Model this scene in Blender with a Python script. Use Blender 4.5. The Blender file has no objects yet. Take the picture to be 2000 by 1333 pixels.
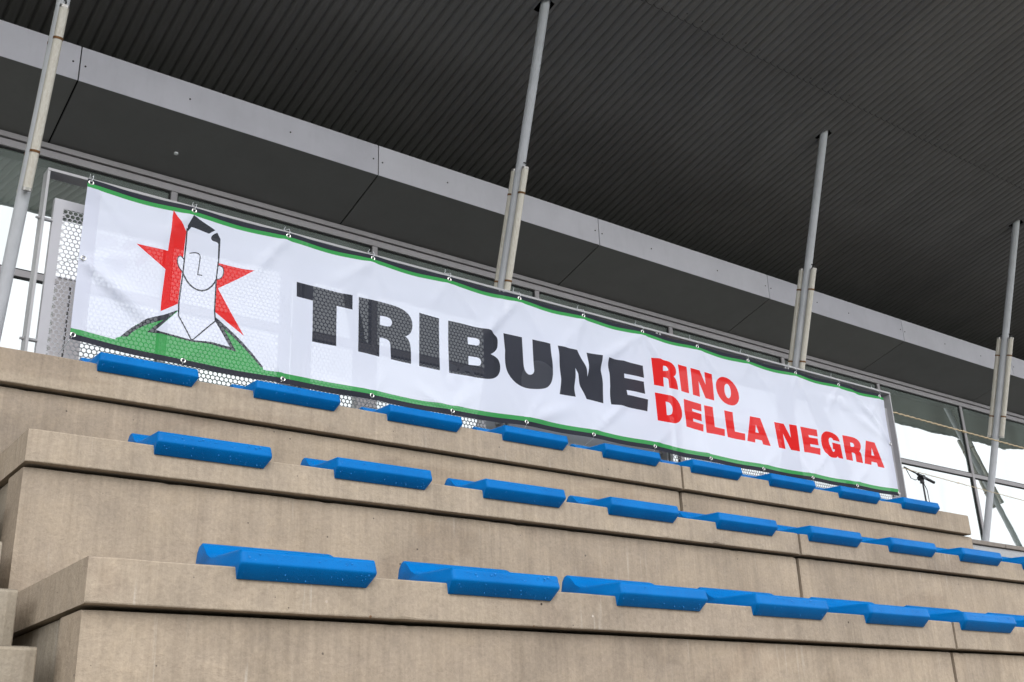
import bpy, bmesh, math, random
from mathutils import Vector, Matrix, noise
from mathutils.geometry import delaunay_2d_cdt
R_ = math.radians
C = bpy.context.scene.collection
S = bpy.context.scene

# ------------------------------------------------------------------ camera
cam_d = bpy.data.cameras.new('camera'); cam = bpy.data.objects.new('camera', cam_d); C.objects.link(cam)
RIGHT = Vector((0.80002568, -0.59892995, -0.03523953))
DOWN = Vector((0.18872657, 0.30697766, -0.9328167))
FWD = Vector((0.56950961, 0.73962668, 0.35862401))
cam.matrix_world = Matrix(((RIGHT.x, -DOWN.x, -FWD.x, 0), (RIGHT.y, -DOWN.y, -FWD.y, 0), (RIGHT.z, -DOWN.z, -FWD.z, 0), (0, 0, 0, 1)))
FPX = 2159.998
cam_d.sensor_width = 36; cam_d.lens = 36 * FPX / 2000
cam_d.clip_start = 0.05; cam_d.clip_end = 2000
S.camera = cam

# ------------------------------------------------------------------ sky, sun, exposure
SUN_EL, SUN_AZ = R_(42), R_(200)          # azimuth clockwise from +Y
w = bpy.data.worlds.new('World'); S.world = w; w.use_nodes = True
nt = w.node_tree; nt.nodes.clear()
out = nt.nodes.new('ShaderNodeOutputWorld'); bg = nt.nodes.new('ShaderNodeBackground')
sky = nt.nodes.new('ShaderNodeTexSky'); sky.sky_type = 'NISHITA'; sky.sun_disc = False
sky.sun_elevation = SUN_EL; sky.sun_rotation = SUN_AZ; sky.dust_density = 4.0; sky.air_density = 1.0
# an overcast: a high even cloud layer over most of the blue
tc = nt.nodes.new('ShaderNodeTexCoord'); cn = nt.nodes.new('ShaderNodeTexNoise')
cn.inputs['Scale'].default_value = 2.2; cn.inputs['Detail'].default_value = 5
cr = nt.nodes.new('ShaderNodeValToRGB')
cr.color_ramp.elements[0].position = .3; cr.color_ramp.elements[0].color = (14.5, 15.0, 16.0, 1)
cr.color_ramp.elements[1].position = .7; cr.color_ramp.elements[1].color = (19, 19.3, 19.8, 1)
mx = nt.nodes.new('ShaderNodeMix'); mx.data_type = 'RGBA'; mx.inputs['Factor'].default_value = .85
nt.links.new(tc.outputs['Generated'], cn.inputs['Vector']); nt.links.new(cn.outputs['Fac'], cr.inputs['Fac'])
nt.links.new(sky.outputs[0], mx.inputs['A']); nt.links.new(cr.outputs['Color'], mx.inputs['B'])
nt.links.new(mx.outputs['Result'], bg.inputs['Color']); bg.inputs['Strength'].default_value = 0.10
nt.links.new(bg.outputs[0], out.inputs[0])
sd = bpy.data.lights.new('sun', 'SUN'); sd.energy = 1.25; sd.angle = R_(38); sd.color = (1, .98, .95)
sun = bpy.data.objects.new('sun', sd); C.objects.link(sun)
to_sun = Vector((math.sin(SUN_AZ) * math.cos(SUN_EL), math.cos(SUN_AZ) * math.cos(SUN_EL), math.sin(SUN_EL)))
sun.rotation_euler = to_sun.to_track_quat('Z', 'Y').to_euler(); sun.location = to_sun * 30
S.view_settings.view_transform = 'Standard'; S.view_settings.look = 'None'
S.view_settings.exposure = 0.30; S.view_settings.gamma = 1; S.view_settings.use_curve_mapping = False
S.cycles.max_bounces = 10; S.cycles.diffuse_bounces = 5; S.cycles.glossy_bounces = 5; S.cycles.transparent_max_bounces = 12

# ------------------------------------------------------------------ small helpers
def ray(px, py):
    return RIGHT * ((px - 1000) / FPX) + DOWN * ((py - 666.5) / FPX) + FWD
def onY(px, py, Y):
    d = ray(px, py); return d * (Y / d.y)

class MB:
    """collects shapes; build() links them as one mesh object"""
    def __init__(s): s.v = []; s.f = []; s.m = []
    def add(s, vs, fs, mi=0):
        o = len(s.v); s.v += [tuple(p) for p in vs]; s.f += [tuple(i + o for i in f) for f in fs]; s.m += [mi] * len(fs)
    def box(s, x0, x1, y0, y1, z0, z1, mi=0):
        s.add([(x0, y0, z0), (x1, y0, z0), (x1, y1, z0), (x0, y1, z0), (x0, y0, z1), (x1, y0, z1), (x1, y1, z1), (x0, y1, z1)],
              [(0, 3, 2, 1), (4, 5, 6, 7), (0, 1, 5, 4), (1, 2, 6, 5), (2, 3, 7, 6), (3, 0, 4, 7)], mi)
    def tube(s, pts, r, n=12, mi=0, cap=True):
        pts = [Vector(p) for p in pts]; rings = []
        up = Vector((0.123, 0.31, 0.95))
        for i, p in enumerate(pts):
            d = (pts[min(i + 1, len(pts) - 1)] - pts[max(i - 1, 0)]).normalized()
            a = d.cross(up)
            if a.length < .05: a = d.cross(Vector((1, 0, 0)))
            a.normalize(); b = d.cross(a)
            rr = r[i] if isinstance(r, (list, tuple)) else r
            rings.append([p + (a * math.cos(t) + b * math.sin(t)) * rr for t in (2 * math.pi * k / n for k in range(n))])
        vs = [q for rg in rings for q in rg]; fs = []
        for i in range(len(pts) - 1):
            for k in range(n):
                fs.append((i * n + k, i * n + (k + 1) % n, (i + 1) * n + (k + 1) % n, (i + 1) * n + k))
        if cap:
            fs.append(tuple(range(n - 1, -1, -1))); fs.append(tuple((len(pts) - 1) * n + k for k in range(n)))
        s.add(vs, fs, mi)
    def prism(s, poly, axis_pts, mi=0):
        """poly: list of 3d points; extruded by vector axis_pts"""
        n = len(poly); e = Vector(axis_pts)
        vs = [Vector(p) for p in poly] + [Vector(p) + e for p in poly]
        s.add(vs, [tuple(range(n - 1, -1, -1)), tuple(range(n, 2 * n))] + [(k, (k + 1) % n, n + (k + 1) % n, n + k) for k in range(n)], mi)
    def torus(s, c, R, r, n=20, k=8, axis='y', mi=0):
        c = Vector(c); vs = []; fs = []
        for i in range(n):
            a = 2 * math.pi * i / n
            for j in range(k):
                b = 2 * math.pi * j / k; q = R + r * math.cos(b)
                vs.append(c + Vector((q * math.cos(a), r * math.sin(b), q * math.sin(a))))
        for i in range(n):
            for j in range(k):
                fs.append((i * k + j, ((i + 1) % n) * k + j, ((i + 1) % n) * k + (j + 1) % k, i * k + (j + 1) % k))
        s.add(vs, fs, mi)
    def mesh(s, name, mats, smooth=False, fix=True, sharp=35):
        me = bpy.data.meshes.new(name); me.from_pydata(s.v, [], s.f); me.update()
        for m in (mats if isinstance(mats, (list, tuple)) else [mats]): me.materials.append(m)
        if len(me.materials) > 1: me.polygons.foreach_set('material_index', s.m)
        if fix:
            bm = bmesh.new(); bm.from_mesh(me); bmesh.ops.recalc_face_normals(bm, faces=bm.faces); bm.to_mesh(me); bm.free()
        if smooth:
            for p in me.polygons: p.use_smooth = True
            try: me.set_sharp_from_angle(angle=R_(sharp))
            except Exception: pass
        return me
    def build(s, name, mats, parent=None, smooth=False, bevel=0, seg=2, fix=True):
        return link(name, s.mesh(name, mats, smooth, fix, 14 if name in ('tread_slab', 'riser_panel', 'step') else 35), parent, bevel, seg)
def link(name, me, parent=None, bevel=0, seg=2):
    o = bpy.data.objects.new(name, me); C.objects.link(o)
    if parent is not None:
        o.parent = parent
        o.matrix_parent_inverse = Matrix.Translation(-Vector(parent.location)) if parent.rotation_euler[2] == 0 else Matrix()
    if bevel:
        b = o.modifiers.new('bevel', 'BEVEL'); b.width = bevel; b.segments = seg; b.limit_method = 'ANGLE'; b.angle_limit = R_(40)
    return o
def thing(name, loc, label, cat, group=None):
    o = bpy.data.objects.new(name, None); C.objects.link(o); o.location = loc; o.empty_display_size = .1
    return tag(o, label, cat, group)
def tag(o, label, cat, group=None):
    o['label'] = label; o['category'] = cat
    if group: o['group'] = group
    return o
def structure(o): o['kind'] = 'structure'; return o

# ------------------------------------------------------------------ materials
def mat(name, col, rough=.6, metal=0.0, spec=.5):
    m = bpy.data.materials.new(name); m.use_nodes = True
    b = m.node_tree.nodes['Principled BSDF']
    b.inputs['Base Color'].default_value = (*col, 1); b.inputs['Roughness'].default_value = rough
    b.inputs['Metallic'].default_value = metal; b.inputs['Specular IOR Level'].default_value = spec
    return m
def N(m, t, **kw):
    n = m.node_tree.nodes.new(t)
    for k, v in kw.items():
        if k in n.inputs.keys(): n.inputs[k].default_value = v
        else: setattr(n, k, v)
    return n
def L(m, a, b): m.node_tree.links.new(a, b)
def pos(m, scale=(1, 1, 1), jitter=True):
    """world position, stretched by scale and shifted by a number of the object's own"""
    g = N(m, 'ShaderNodeNewGeometry'); mp = N(m, 'ShaderNodeVectorMath', operation='MULTIPLY')
    mp.inputs[1].default_value = scale; L(m, g.outputs['Position'], mp.inputs[0])
    if not jitter: return mp.outputs[0]
    oi = N(m, 'ShaderNodeObjectInfo'); ad = N(m, 'ShaderNodeVectorMath', operation='ADD'); ml = N(m, 'ShaderNodeMath', operation='MULTIPLY')
    ml.inputs[1].default_value = 37.0; L(m, oi.outputs['Random'], ml.inputs[0])
    L(m, mp.outputs[0], ad.inputs[0]); L(m, ml.outputs[0], ad.inputs[1]); return ad.outputs[0]
def noise_tex(m, vec, scale, detail=4, rough=.55, dist=0):
    n = N(m, 'ShaderNodeTexNoise'); n.inputs['Scale'].default_value = scale; n.inputs['Detail'].default_value = detail
    n.inputs['Roughness'].default_value = rough; n.inputs['Distortion'].default_value = dist; L(m, vec, n.inputs['Vector']); return n.outputs['Fac']
def ramp(m, fac, stops):
    r = N(m, 'ShaderNodeValToRGB'); e = r.color_ramp.elements
    while len(e) < len(stops): e.new(.5)
    for i, (p, c) in enumerate(stops):
        e[i].position = p; e[i].color = (*c, 1) if len(c) == 3 else c
    L(m, fac, r.inputs['Fac']); return r.outputs['Color']
def mix(m, a, b, fac, blend='MIX'):
    n = N(m, 'ShaderNodeMix', data_type='RGBA', blend_type=blend)
    for s, v in (('Factor', fac), ('A', a), ('B', b)):
        if isinstance(v, (int, float)): n.inputs[s].default_value = v
        elif isinstance(v, tuple): n.inputs[s].default_value = (*v, 1)
        else: L(m, v, n.inputs[s])
    return n.outputs['Result']
def bump(m, h, strength, dist=.01, chain=None):
    b = N(m, 'ShaderNodeBump'); b.inputs['Strength'].default_value = strength; b.inputs['Distance'].default_value = dist
    L(m, h, b.inputs['Height'])
    if chain is not None: L(m, chain, b.inputs['Normal'])
    return b.outputs['Normal']
def bsdf(m): return m.node_tree.nodes['Principled BSDF']

def concrete(name, base, dark=.82):
    m = mat(name, base, .82, 0, .35); b = bsdf(m)
    p = pos(m)
    cloud = noise_tex(m, p, 2.3, 6, .6, .6)
    c = ramp(m, cloud, [(.28, tuple(x * .82 for x in base)), (.5, base), (.74, tuple(x * 1.15 for x in base))])
    c = mix(m, c, ramp(m, noise_tex(m, p, .55, 3, .5), [(.38, (.88, .88, .90)), (.6, (1.05, 1.05, 1.05))]), .9, 'MULTIPLY')
    st = noise_tex(m, pos(m, (48, 48, 2.4)), 1.0, 6, .7)                      # vertical streaks
    c = mix(m, c, ramp(m, st, [(.30, (.84, .83, .82)), (.5, (1, 1, 1)), (.72, (1.16, 1.16, 1.16))]), .85, 'MULTIPLY')
    lime = noise_tex(m, pos(m, (55, 55, 2.2)), 1.0, 3, .6)                     # pale lime runs
    gate = noise_tex(m, p, 1.7, 3, .5)
    gl = N(m, 'ShaderNodeMath', operation='MULTIPLY')
    L(m, ramp(m, lime, [(.62, (0, 0, 0)), (.72, (1, 1, 1))]), gl.inputs[0]); L(m, ramp(m, gate, [(.5, (0, 0, 0)), (.62, (1, 1, 1))]), gl.inputs[1])
    gm = N(m, 'ShaderNodeMath', operation='MULTIPLY'); L(m, gl.outputs[0], gm.inputs[0]); gm.inputs[1].default_value = .45
    c = mix(m, c, (.62, .58, .52), gm.outputs[0])
    mid = noise_tex(m, p, 9.0, 6, .7, .3)
    c = mix(m, c, ramp(m, mid, [(.3, (.86, .86, .87)), (.52, (1, 1, 1)), (.75, (1.09, 1.08, 1.05))]), .8, 'MULTIPLY')
    fine = noise_tex(m, p, 85.0, 4, .75)
    c = mix(m, c, ramp(m, fine, [(.3, (.84, .84, .84)), (.7, (1.11, 1.11, 1.11))]), .9, 'MULTIPLY')
    # damp patches with a clear edge
    dp = noise_tex(m, pos(m, (1, 1, 2.6)), .9, 5, .55, .8)
    c = mix(m, c, (.86, .84, .83), ramp(m, dp, [(.56, (0, 0, 0)), (.60, (.75, .75, .75)), (.8, (1, 1, 1))]), 'MULTIPLY')
    # rust and mud specks
    v2 = N(m, 'ShaderNodeTexVoronoi', feature='F1'); v2.inputs['Scale'].default_value = 8.0; L(m, p, v2.inputs['Vector'])
    s2 = N(m, 'ShaderNodeSeparateColor'); L(m, v2.outputs['Color'], s2.inputs[0])
    t2 = N(m, 'ShaderNodeMath', operation='POWER'); L(m, s2.outputs[1], t2.inputs[0]); t2.inputs[1].default_value = 7.0
    t3 = N(m, 'ShaderNodeMath', operation='MULTIPLY'); L(m, t2.outputs[0], t3.inputs[0]); t3.inputs[1].default_value = .038
    t4 = N(m, 'ShaderNodeMath', operation='LESS_THAN'); L(m, v2.outputs['Distance'], t4.inputs[0]); L(m, t3.outputs[0], t4.inputs[1])
    c = mix(m, c, ramp(m, s2.outputs[2], [(.3, (.05, .035, .025)), (.75, (.26, .15, .08)), (.98, (.62, .58, .52))]), t4.outputs[0])
    # pores
    vo = N(m, 'ShaderNodeTexVoronoi', feature='F1'); vo.inputs['Scale'].default_value = 27.0; vo.inputs['Randomness'].default_value = 1
    L(m, p, vo.inputs['Vector'])
    sel = N(m, 'ShaderNodeSeparateColor'); L(m, vo.outputs['Color'], sel.inputs[0])
    th = N(m, 'ShaderNodeMath', operation='MULTIPLY'); pw = N(m, 'ShaderNodeMath', operation='POWER')
    L(m, sel.outputs[0], pw.inputs[0]); pw.inputs[1].default_value = 5.0
    L(m, pw.outputs[0], th.inputs[0]); th.inputs[1].default_value = .105
    lt = N(m, 'ShaderNodeMath', operation='LESS_THAN'); L(m, vo.outputs['Distance'], lt.inputs[0]); L(m, th.outputs[0], lt.inputs[1])
    pf = N(m, 'ShaderNodeMath', operation='MULTIPLY'); L(m, lt.outputs[0], pf.inputs[0]); pf.inputs[1].default_value = .72
    c = mix(m, c, (.05, .04, .035), pf.outputs[0])
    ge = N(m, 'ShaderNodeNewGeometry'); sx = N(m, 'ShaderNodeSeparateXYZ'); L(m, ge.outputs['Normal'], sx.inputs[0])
    c = mix(m, c, (.50, .50, .50), ramp(m, sx.outputs['Z'], [(.6, (0, 0, 0)), (.9, (1, 1, 1))]), 'MULTIPLY')   # rain-wet treads, darkened to cut light bounced onto the roof
    L(m, c, b.inputs['Base Color'])
    n1 = bump(m, fine, .35, .004); n2 = bump(m, mid, .5, .012, n1)
    inv = N(m, 'ShaderNodeMath', operation='SUBTRACT'); inv.inputs[0].default_value = 1; L(m, lt.outputs[0], inv.inputs[1])
    n3 = bump(m, inv.outputs[0], .7, .006, n2); L(m, n3, b.inputs['Normal'])
    L(m, ramp(m, mid, [(.3, (.68, .68, .68)), (.7, (.9, .9, .9))]), b.inputs['Roughness'])
    return m
M = {}
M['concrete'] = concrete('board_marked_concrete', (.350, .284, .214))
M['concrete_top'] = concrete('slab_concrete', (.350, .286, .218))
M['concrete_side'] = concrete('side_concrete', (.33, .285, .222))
M['floor'] = concrete('walkway_concrete', (.13, .125, .115))

def painted(name, col, rough=.4, metal=0, var=.08, dirt=0.0, scale=6.0, bmp=.05):
    m = mat(name, col, rough, metal); p = pos(m)
    f = noise_tex(m, p, scale, 5, .6)
    c = ramp(m, f, [(.3, tuple(x * (1 - var) for x in col)), (.7, tuple(min(1, x * (1 + var)) for x in col))])
    if dirt:
        d = noise_tex(m, pos(m, (18, 18, 4)), 1.0, 6, .7)
        c = mix(m, c, tuple(x * .55 for x in col), ramp(m, d, [(.52, (0, 0, 0)), (.75, (dirt, dirt, dirt))]))
    oi = N(m, 'ShaderNodeObjectInfo'); c = mix(m, c, ramp(m, oi.outputs['Random'], [(.0, (.93, .93, .94)), (1., (1.04, 1.04, 1.03))]), 1.0, 'MULTIPLY')
    L(m, c, bsdf(m).inputs['Base Color'])
    L(m, bump(m, noise_tex(m, p, 90, 2), bmp, .003), bsdf(m).inputs['Normal'])
    return m
# seats: moulded blue plastic, finely grained and wet
m = mat('blue_plastic', (.0, .12, .42), .42, 0, .09); p = pos(m)
f = noise_tex(m, p, 7, 4); L(m, ramp(m, f, [(.3, (.0, .122, .385)), (.7, (.0, .150, .46))]), bsdf(m).inputs['Base Color'])
g1 = bump(m, noise_tex(m, p, 260, 3, .7), .35, .002)
vo = N(m, 'ShaderNodeTexVoronoi', feature='F1'); vo.inputs['Scale'].default_value = 190; L(m, p, vo.inputs['Vector'])
dr = ramp(m, vo.outputs['Distance'], [(.0, (1, 1, 1)), (.36, (0, 0, 0))])
L(m, bump(m, dr, .22, .002, g1), bsdf(m).inputs['Normal'])
L(m, ramp(m, dr, [(.1, (.42, .42, .42)), (.6, (.16, .16, .16))]), bsdf(m).inputs['Roughness'])
M['blue'] = m
m = mat('rain_drop', (.006, .19, .55), .26, 0, .4)
M['drop'] = m
M['col'] = painted('grey_column_paint', (.64, .65, .69), .42, 0, .07, .25, 8)
M['rail'] = painted('grey_rail_paint', (.36, .355, .365), .45, .1, .06, .3, 9)
M['panel'] = painted('grey_sheet_metal', (.40, .395, .425), .42, .15, .05, .12, 3)
M['fascia'] = painted('grey_fascia_sheet', (.66, .645, .70), .5, .1, .07, .12, 2.2)
M['soffit'] = painted('dark_soffit_board', (.172, .168, .168), .7, 0, .06, .12, 3)
M['frame'] = painted('grey_window_frame', (.44, .415, .425), .42, .2, .06, .2, 5)
M['gasket'] = mat('black_gasket', (.015, .015, .016), .7)
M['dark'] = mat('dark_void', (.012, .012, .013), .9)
M['screw'] = mat('dark_screw', (.05, .045, .045), .5, .6)
M['steel'] = painted('stainless_steel', (.55, .52, .49), .32, .85, .1)
M['rust'] = painted('rusty_clamp', (.22, .105, .04), .7, .3, .35, .5, 60)
M['alu'] = mat('grommet_metal', (.78, .77, .75), .25, .9)
M['tie'] = mat('white_nylon', (.80, .82, .86), .35)
M['black'] = mat('black_powder_coat', (.015, .015, .017), .4)
M['granite'] = painted('granite_panel', (.36, .37, .385), .6, 0, .22, .0, 160, .1)
M['coping'] = painted('granite_coping', (.22, .19, .165), .7, 0, .25, .3, 60, .3)
M['interior'] = mat('interior_wall', (.10, .13, .12), .8)
M['sticker'] = mat('white_vinyl', (.92, .92, .94), .4)
M['grey_print'] = mat('grey_vinyl', (.42, .44, .47), .5)
m = mat('tube_diffuser', (.62, .575, .50), .25); p = pos(m, (120, 120, 2))
L(m, ramp(m, noise_tex(m, p, 1, 3), [(.3, (.68, .62, .53)), (.7, (.82, .78, .70))]), bsdf(m).inputs['Base Color'])
M['diffuser'] = m
m = mat('hemp_rope', (.50, .40, .26), .9); p = pos(m)
L(m, ramp(m, noise_tex(m, p, 90, 3), [(.3, (.36, .27, .16)), (.7, (.66, .55, .38))]), bsdf(m).inputs['Base Color'])
M['rope'] = m
# roof deck
m = painted('grey_roof_deck', (.190, .182, .183), .5, .0, .10, .12, 1.6)
M['roof'] = m
# coated glass: mirrors the sky, shows a dim room
m = bpy.data.materials.new('coated_glass'); m.use_nodes = True; m.node_tree.nodes.clear()
o_ = N(m, 'ShaderNodeOutputMaterial'); gl = N(m, 'ShaderNodeBsdfGlossy'); gl.inputs['Roughness'].default_value = 0.0
gl.inputs['Color'].default_value = (.96, .985, .975, 1)
tr = N(m, 'ShaderNodeBsdfTransparent'); tr.inputs['Color'].default_value = (.45, .52, .48, 1)
ms = N(m, 'ShaderNodeMixShader'); fr = N(m, 'ShaderNodeFresnel'); fr.inputs['IOR'].default_value = 1.5
mr = N(m, 'ShaderNodeMapRange'); mr.inputs['To Min'].default_value = .62; mr.inputs['To Max'].default_value = 1.0
L(m, fr.outputs[0], mr.inputs['Value']); L(m, mr.outputs[0], ms.inputs[0]); L(m, tr.outputs[0], ms.inputs[1]); L(m, gl.outputs[0], ms.inputs[2])
nb = N(m, 'ShaderNodeBump'); nb.inputs['Strength'].default_value = .035; nb.inputs['Distance'].default_value = .02
L(m, noise_tex(m, pos(m, (1, 1, 1)), 2.2, 2), nb.inputs['Height']); L(m, nb.outputs[0], gl.inputs['Normal'])
df = N(m, 'ShaderNodeBsdfDiffuse'); df.inputs['Color'].default_value = (.55, .66, .60, 1); m2 = N(m, 'ShaderNodeMixShader')   # dusty film, added to brighten the mirrored roof
L(m, ramp(m, noise_tex(m, pos(m, (1, 1, .25)), 3, 5), [(.35, (.12, .12, .12)), (.7, (.25, .25, .25))]), m2.inputs[0])
L(m, ms.outputs[0], m2.inputs[1]); L(m, df.outputs[0], m2.inputs[2]); L(m, m2.outputs[0], o_.inputs[0]); M['glass'] = m
# banner cloth: thin woven polyester, a little light and a little view passes through
def cloth(name, col, thru, transl=.35):
    m = bpy.data.materials.new(name); m.use_nodes = True; m.node_tree.nodes.clear()
    o = N(m, 'ShaderNodeOutputMaterial'); d = N(m, 'ShaderNodeBsdfDiffuse'); t = N(m, 'ShaderNodeBsdfTranslucent')
    x = N(m, 'ShaderNodeBsdfTransparent'); gs = N(m, 'ShaderNodeBsdfGlossy'); gs.inputs['Roughness'].default_value = .45
    tx = pos(m, (1, 1, 1), False); f = noise_tex(m, tx, 4, 4)
    cc = ramp(m, f, [(.3, tuple(v * .985 for v in col)), (.7, col)])
    L(m, cc, d.inputs['Color']); L(m, cc, t.inputs['Color'])
    wv = noise_tex(m, pos(m, (1, 1, 1), False), 420, 2); bn = bump(m, wv, .12, .001)
    bn = bump(m, noise_tex(m, pos(m, (1, 1, .6), False), 9, 3, .5, .5), .08, .012, bn)
    L(m, bn, d.inputs['Normal']); L(m, bn, gs.inputs['Normal'])
    a = N(m, 'ShaderNodeMixShader'); a.inputs[0].default_value = transl; L(m, d.outputs[0], a.inputs[1]); L(m, t.outputs[0], a.inputs[2])
    g = N(m, 'ShaderNodeMixShader'); g.inputs[0].default_value = .014; L(m, a.outputs[0], g.inputs[1]); L(m, gs.outputs[0], g.inputs[2])
    b = N(m, 'ShaderNodeMixShader'); b.inputs[0].default_value = thru; L(m, g.outputs[0], b.inputs[1]); L(m, x.outputs[0], b.inputs[2])
    L(m, b.outputs[0], o.inputs[0]); return m
M['c_white'] = cloth('white_cloth', (.83, .868, 1.0), .155, .22)
M['c_hem'] = cloth('white_hem_cloth', (.80, .83, .97), .06)
M['c_black'] = cloth('black_print_cloth', (.022, .025, .038), .13, .2)
M['c_band'] = cloth('black_band_cloth', (.022, .024, .036), .01, .1)
M['c_green'] = cloth('green_print_cloth', (.05, .42, .10), .12)
M['c_red'] = cloth('red_print_cloth', (.95, .010, .008), .09)

# ------------------------------------------------------------------ ground
GZ = -1.56
g = MB(); g.add([(-400, -400, GZ), (400, -400, GZ), (400, 400, GZ), (-400, 400, GZ)], [(0, 1, 2, 3)])
m = mat('pitch_grass', (.05, .11, .03), .9)
L(m, ramp(m, noise_tex(m, pos(m), .6, 8), [(.3, (.055, .075, .035)), (.7, (.085, .11, .05))]), bsdf(m).inputs['Base Color'])
structure(g.build('ground', m))
a = MB(); a.box(-12, 34, -9, 12, GZ - .02, GZ + .004); structure(a.build('pavement', concrete('paving_concrete', (.30, .29, .275))))

# ------------------------------------------------------------------ concrete terrace
def worn_block(mb, x0, x1, y0, y1, z0, z1, seed, ch=.004, chip=.5):
    """a cast block whose long front arrises are chipped unevenly along their length"""
    rr = random.Random(seed); n = max(4, int((x1 - x0) / .028)); rings = []; st = [ch, ch]; big = [0, 0]
    for i in range(n + 1):
        x = x0 + (x1 - x0) * i / n; e = min(x - x0, x1 - x)
        for k in (0, 1):
            st[k] = max(.0022, st[k] * .6 + .4 * ch * rr.uniform(.45, 1.5))
            if rr.random() < .030 * chip: big[k] = rr.uniform(.003, .009)
            else: big[k] *= .35
        ct, cb = st[0] + big[0], st[1] + big[1]; ins = max(0, ch - e) if e < ch else 0
        wob = .0012 * noise.noise(Vector((x * 1.7, seed, 0)))
        rings.append([(x, y0 + wob + ins + cb, z0), (x, y0 + wob + ins + cb * .25, z0 + cb * .35), (x, y0 + wob + ins, z0 + cb),
                      (x, y0 + wob + ins, z1 - ct), (x, y0 + wob + ins + ct * .3, z1 - ct * .25), (x, y0 + wob + ins + ct, z1 + wob), (x, y1, z1), (x, y1, z0)])
    # short end chamfers
    vs = [p for r in rings for p in r]; k = 8; fs = []
    for i in range(n):
        for j in range(k): fs.append((i * k + j, i * k + (j + 1) % k, (i + 1) * k + (j + 1) % k, (i + 1) * k + j))
    fs.append(tuple(range(k))); fs.append(tuple(n * k + j for j in range(k)))
    mb.add(vs, fs)
ROWY = [.479, 1.216, 1.953, 2.69, 3.427, 4.163]
ROWZ = [-1.013, -.508, -.004, .501, 1.006, 1.515]
SLH = [.11, .11, .11, .111, .102, .132]
terrace = thing('terrace', (.8, 2.0, GZ), 'weathered beige precast concrete grandstand terrace of stepped slabs and riser panels', 'grandstand')
XJ = 4.355
for r, (y, z, h) in enumerate(zip(ROWY, ROWZ, SLH)):
    spans = [(.786, XJ - .008), (XJ + .008, 7.155 if r == 5 else 7.905)]
    if r < 5: spans.append((7.917, 11.4))
    for (x0, x1) in spans:
        s = MB(); worn_block(s, x0, x1, y, y + (.50 if r == 5 else .78), z - h, z, r * 7 + int(x0 * 3), .0045)
        s.build('tread_slab', M['concrete_top'], terrace, smooth=True)
        zb = (ROWZ[r - 1] + .001) if r else GZ + .004
        p = MB(); worn_block(p, x0 + .006, x1 + (.045 if (r == 5 and x1 > 7) else 0), y + .030, y + .205, zb, z - h - .010, r * 13 + 5 + int(x0 * 3), .005, .9)
        p.build('riser_panel', M['concrete'], terrace, smooth=True)
    q = MB(); q.box(.806, .93, y + .212, y + .776, (ROWZ[r - 1] + .001) if r else GZ + .004, z - h - .004)
    q.build('side_panel', M['concrete_side'], terrace, bevel=.005)
    # near-black strip added between slab and riser to deepen the gap's shade
    k = MB(); k.box(.95, (7.1 if r == 5 else 11.3), y + .10, y + .14, z - h - .02, z - h - .0005); k.build('gap_shade_strip', M['dark'], terrace)
#
# ------------------------------------------------------------------ aisle stairs
stairs = thing('aisle_stairs', (-.3, 1.4, GZ), 'worn concrete aisle steps climbing beside the left end of the seat rows', 'stairs')
for k in range(-9, 7):
    zt = .306 + .1687 * k; yf = 2.84 + .2457 * k
    if zt < GZ + .05: continue
    s = MB(); worn_block(s, -1.35, .735, yf, yf + .40, zt - .167, zt, k + 40, .009, 1.5)
    s.build('step', M['concrete_side'], stairs, smooth=True, bevel=.004, seg=2)

# ------------------------------------------------------------------ walkway behind the top row
f_ = MB(); f_.box(-1.6, 7.2, 4.668, 7.10, 1.34, 1.492); structure(f_.build('walkway', M['floor']))
f2 = MB(); f2.box(7.2, 18, 4.72, 7.10, 1.34, 1.490); structure(f2.build('walkway', M['floor']))
wall = thing('parapet_wall', (7.2, 4.7, .4), 'low wall of pale grey granite panels with brown coping right of the top seat row', 'wall')
cx = 7.205; jx = [7.205, 8.46, 9.03, 10.3, 11.6, 12.9, 14.2]
for i in range(len(jx) - 1):
    c_ = MB(); c_.box(jx[i] + .003, jx[i + 1] - .003, 4.655, 4.80, 1.478, 1.512); c_.build('coping_stone', M['coping'], wall, bevel=.004)
for i in range(9):
    x0 = 7.21 + i * .78
    c_ = MB(); c_.box(x0 + .002, x0 + .776, 4.672, 4.70, .98, 1.474); c_.build('stone_panel', M['granite'], wall, bevel=.002)
c_ = MB(); c_.box(7.21, 14.2, 4.703, 4.718, .5, 1.474); c_.build('wall_core', M['floor'], wall)

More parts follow.
